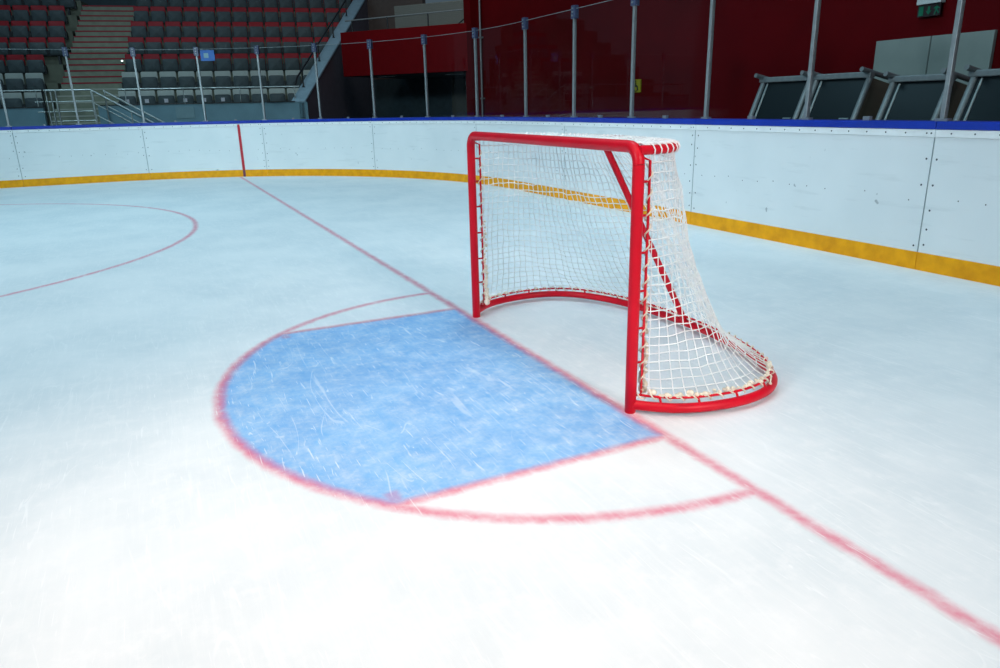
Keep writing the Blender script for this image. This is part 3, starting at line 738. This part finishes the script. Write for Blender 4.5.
mb.tube(ring, .010, 6); mb.tube([(-.02, -.016, .18), (-.02, -.016, .11), (.035, -.016, .105), (.06, -.016, .04)], .012, 6); mb.sphere((-.02, -.016, .205), .02, .006, .02)
mb.build('symbol', M['black'], ys)
ps = path(24.17, GO - .014); dd = (path(24.2) - path(24.1)).normalized()
bs_ = empty('blue_sign', (ps.x, ps.y, 2.50), math.atan2(dd.y, dd.x) + PI, 'small blue sign with pale symbol at the top of the rink glass', 'sign')
mb = MB(); mb.box((-.15, -.004, 0), (.15, .004, .22)); mb.build('plate', M['bluesign'], bs_)
for nm_, x in (('symbol', -.03),):
    mb = MB(); mb.box((x - .05, -.008, .06), (x + .05, -.004, .16)); mb.build(nm_, M['palepanel'], bs_)
    mb = MB(); 

# ------------------------------------------------------------------ tilted shelters with dark glass
def shelter(x0, x1, y0, dz, label):
    W = x1 - x0; z1 = 1.665 + dz; lean = .70
    r = empty('tilted_shelter', (x0, y0, 0), 0, label, 'shelter', 'tilted dark-glass shelters behind the boards')
    def fp(x, z): return Vector((x, lean * z / z1, z))       # front plane leans back
    f = MB()
    for x in (.03, W - .03): f.tube([fp(x, .0), fp(x, z1)], .035, 6)
    f.build('side_rail', M['alu'], r)
    for x in (.11,): MB().tube([fp(x, .0), fp(x, z1 - .05)], .014, 6).build('inner_rail', M['steel'], r)
    mb = MB(); mb.box((-.02, lean - .05, z1 - .035), (W + .0, lean + .03, z1 + .03)); bevel(mb.build('top_rail', M['alu'], r), .01)
    g = MB(); g.poly([fp(.05, .02), fp(W - .05, .02), fp(W - .05, z1 - .03), fp(.05, z1 - .03)], (0, .012, 0)); g.build('front_pane', M['darkglass'], r)
    for x in (.03, W - .03):
        s_ = MB(); s_.poly([(x - .006, .02, .0), (x - .006, lean, z1 - .03), (x - .006, lean + .40, z1 - .12), (x - .006, lean + .40, 0)], (.012, 0, 0)); s_.build('side_pane', M['sideglass'], r)
        MB().tube([(x, lean - .16, z1 + .055), (x, lean + .36, z1 - .05)], .027, 10).build('pipe_stub', M['pipe'], r)
    mb = MB(); mb.box((.03, lean + .40, 0), (W - .03, lean + .42, z1 - .12)); mb.build('back_panel', M['darkglass'], r)
    MB().tube([fp(W - .2, z1 * .72) + Vector((0, -.02, 0)), fp(W - .08, z1 * .72) + Vector((0, -.02, 0))], .015, 6).build('latch', M['steel'], r)
    return r
SY = 4.70
shelter(-3.82, -3.02, SY, .0, 'tilted dark-glass shelter farthest left, before the bare red wall')
shelter(-2.98, -2.20, SY, .0, 'tilted dark-glass shelter second from the left, left of the pale door')
shelter(-1.96, -1.27, SY, -.06, 'tilted dark-glass shelter directly below the pale double door')
shelter(-1.10, -.20, SY, -.04, 'tilted dark-glass shelter at the right edge of the photo')

# concourse floor outside the ice
mb = MB()
mb.poly([(-32, -16, -.08), (14, -16, -.08), (14, 14, -.08), (-32, 14, -.08)], (0, 0, -.05)); tag(mb.build('floor_concourse', M['floorc']), 'dark floor around the rink', None, None, 'structure')
mb = MB()
for k in range(len(seams) - 1):
    sweep(mb, seams[k] if k else 0, seams[k + 1] if k < len(seams) - 2 else 40, .11, 1.2, -.08, .0, .3)
mb.box((-15.9, 5.2, -.08), (12, 7.0, 0))
tag(mb.build('floor_walkway', M['floorc']), 'dark rubber walkway outside the boards', None, None, 'structure')

ex.scale = (.82, 1, .66)
# ------------------------------------------------------------------ light
def area(name, loc, target, size, power, rgb, spread=PI):
    d = bpy.data.lights.new(name, 'AREA'); d.shape = 'SQUARE'; d.size = size; d.energy = power; d.color = rgb; d.spread = spread
    o = bpy.data.objects.new(name, d); col.objects.link(o); o.location = loc
    o.rotation_euler = (Vector(target) - Vector(loc)).to_track_quat('-Z', 'Y').to_euler(); return o
def spot(name, loc, target, power, rgb, ang, blend, rad):
    d = bpy.data.lights.new(name, 'SPOT'); d.energy = power; d.color = rgb; d.spot_size = ang; d.spot_blend = blend; d.shadow_soft_size = rad
    o = bpy.data.objects.new(name, d); col.objects.link(o); o.location = loc
    o.rotation_euler = (Vector(target) - Vector(loc)).to_track_quat('-Z', 'Y').to_euler(); return o
COOL = (.60, .88, 1.0)
for (x, y, p) in ((-10, -7, 130), (-3, -7, 65), (-10, -1, 130), (-3, 2.0, 160), (4, 1.2, 36)):
    area('ceiling_floodlight', (x, y, 10), (x, y, 0), 3.0, p, (.50, .88, 1.06), math.radians(120))
spot('rink_spotlight', (2.4, -2.8, 8), (1.65, -1.5, 0), 1800, (1.0, .76, .62), math.radians(39), 1.0, .8)
area('side_fill', (3, -14, 7.5), (-5, 4, .5), 2.0, 180, (.80, .93, 1.0), math.radians(62))  # unseen low fill, added to brighten the end boards
area('side_fill', (5, -11, 7.5), (-15, -1, .8), 2.0, 75, (.66, .91, 1.0), math.radians(42))  # added fill for the left-hand boards, no fixture modelled
area('side_fill', (13, 1.5, 7), (.5, .4, .5), 2.0, 58, (1, .97, .95), math.radians(40))  # extra fill from the right, added to whiten the net side
area('stand_fill', (-16, -6, 10), (-22, -2, 3), 2.0, 100, COOL, math.radians(140))  # invented fill that lifts the seats out of the dark
area('gallery_fill', (-14, 3, 9), (-18, 7, 3), 2.0, 60, (1, .95, .9), math.radians(140))  # invented fill so the wall behind the balcony shows
world = bpy.data.worlds.new('arena_air'); scn.world = world; world.use_nodes = True
bg = world.node_tree.nodes['Background']; bg.inputs[0].default_value = (.55, .80, 1.0, 1); bg.inputs[1].default_value = .10

# ------------------------------------------------------------------ camera
cam = bpy.data.cameras.new('camera'); cam.sensor_width = 36; cam.lens = 723.755 / 1000 * 36; cam.clip_end = 200
co = bpy.data.objects.new('camera', cam); col.objects.link(co)
CAMROT = [[0.433242, 0.900999, -0.022418], [-0.262876, 0.150117, 0.95308], [0.862089, -0.407021, 0.301887]]
co.matrix_world = Matrix(((CAMROT[0][0], CAMROT[1][0], CAMROT[2][0], 3.6014), (CAMROT[0][1], CAMROT[1][1], CAMROT[2][1], -1.9315), (CAMROT[0][2], CAMROT[1][2], CAMROT[2][2], 1.4385), (0, 0, 0, 1)))
scn.camera = co
scn.view_settings.view_transform = 'Standard'; scn.view_settings.look = 'None'; scn.view_settings.exposure = 0.08; scn.view_settings.gamma = 1.0
scn.view_settings.use_curve_mapping = False
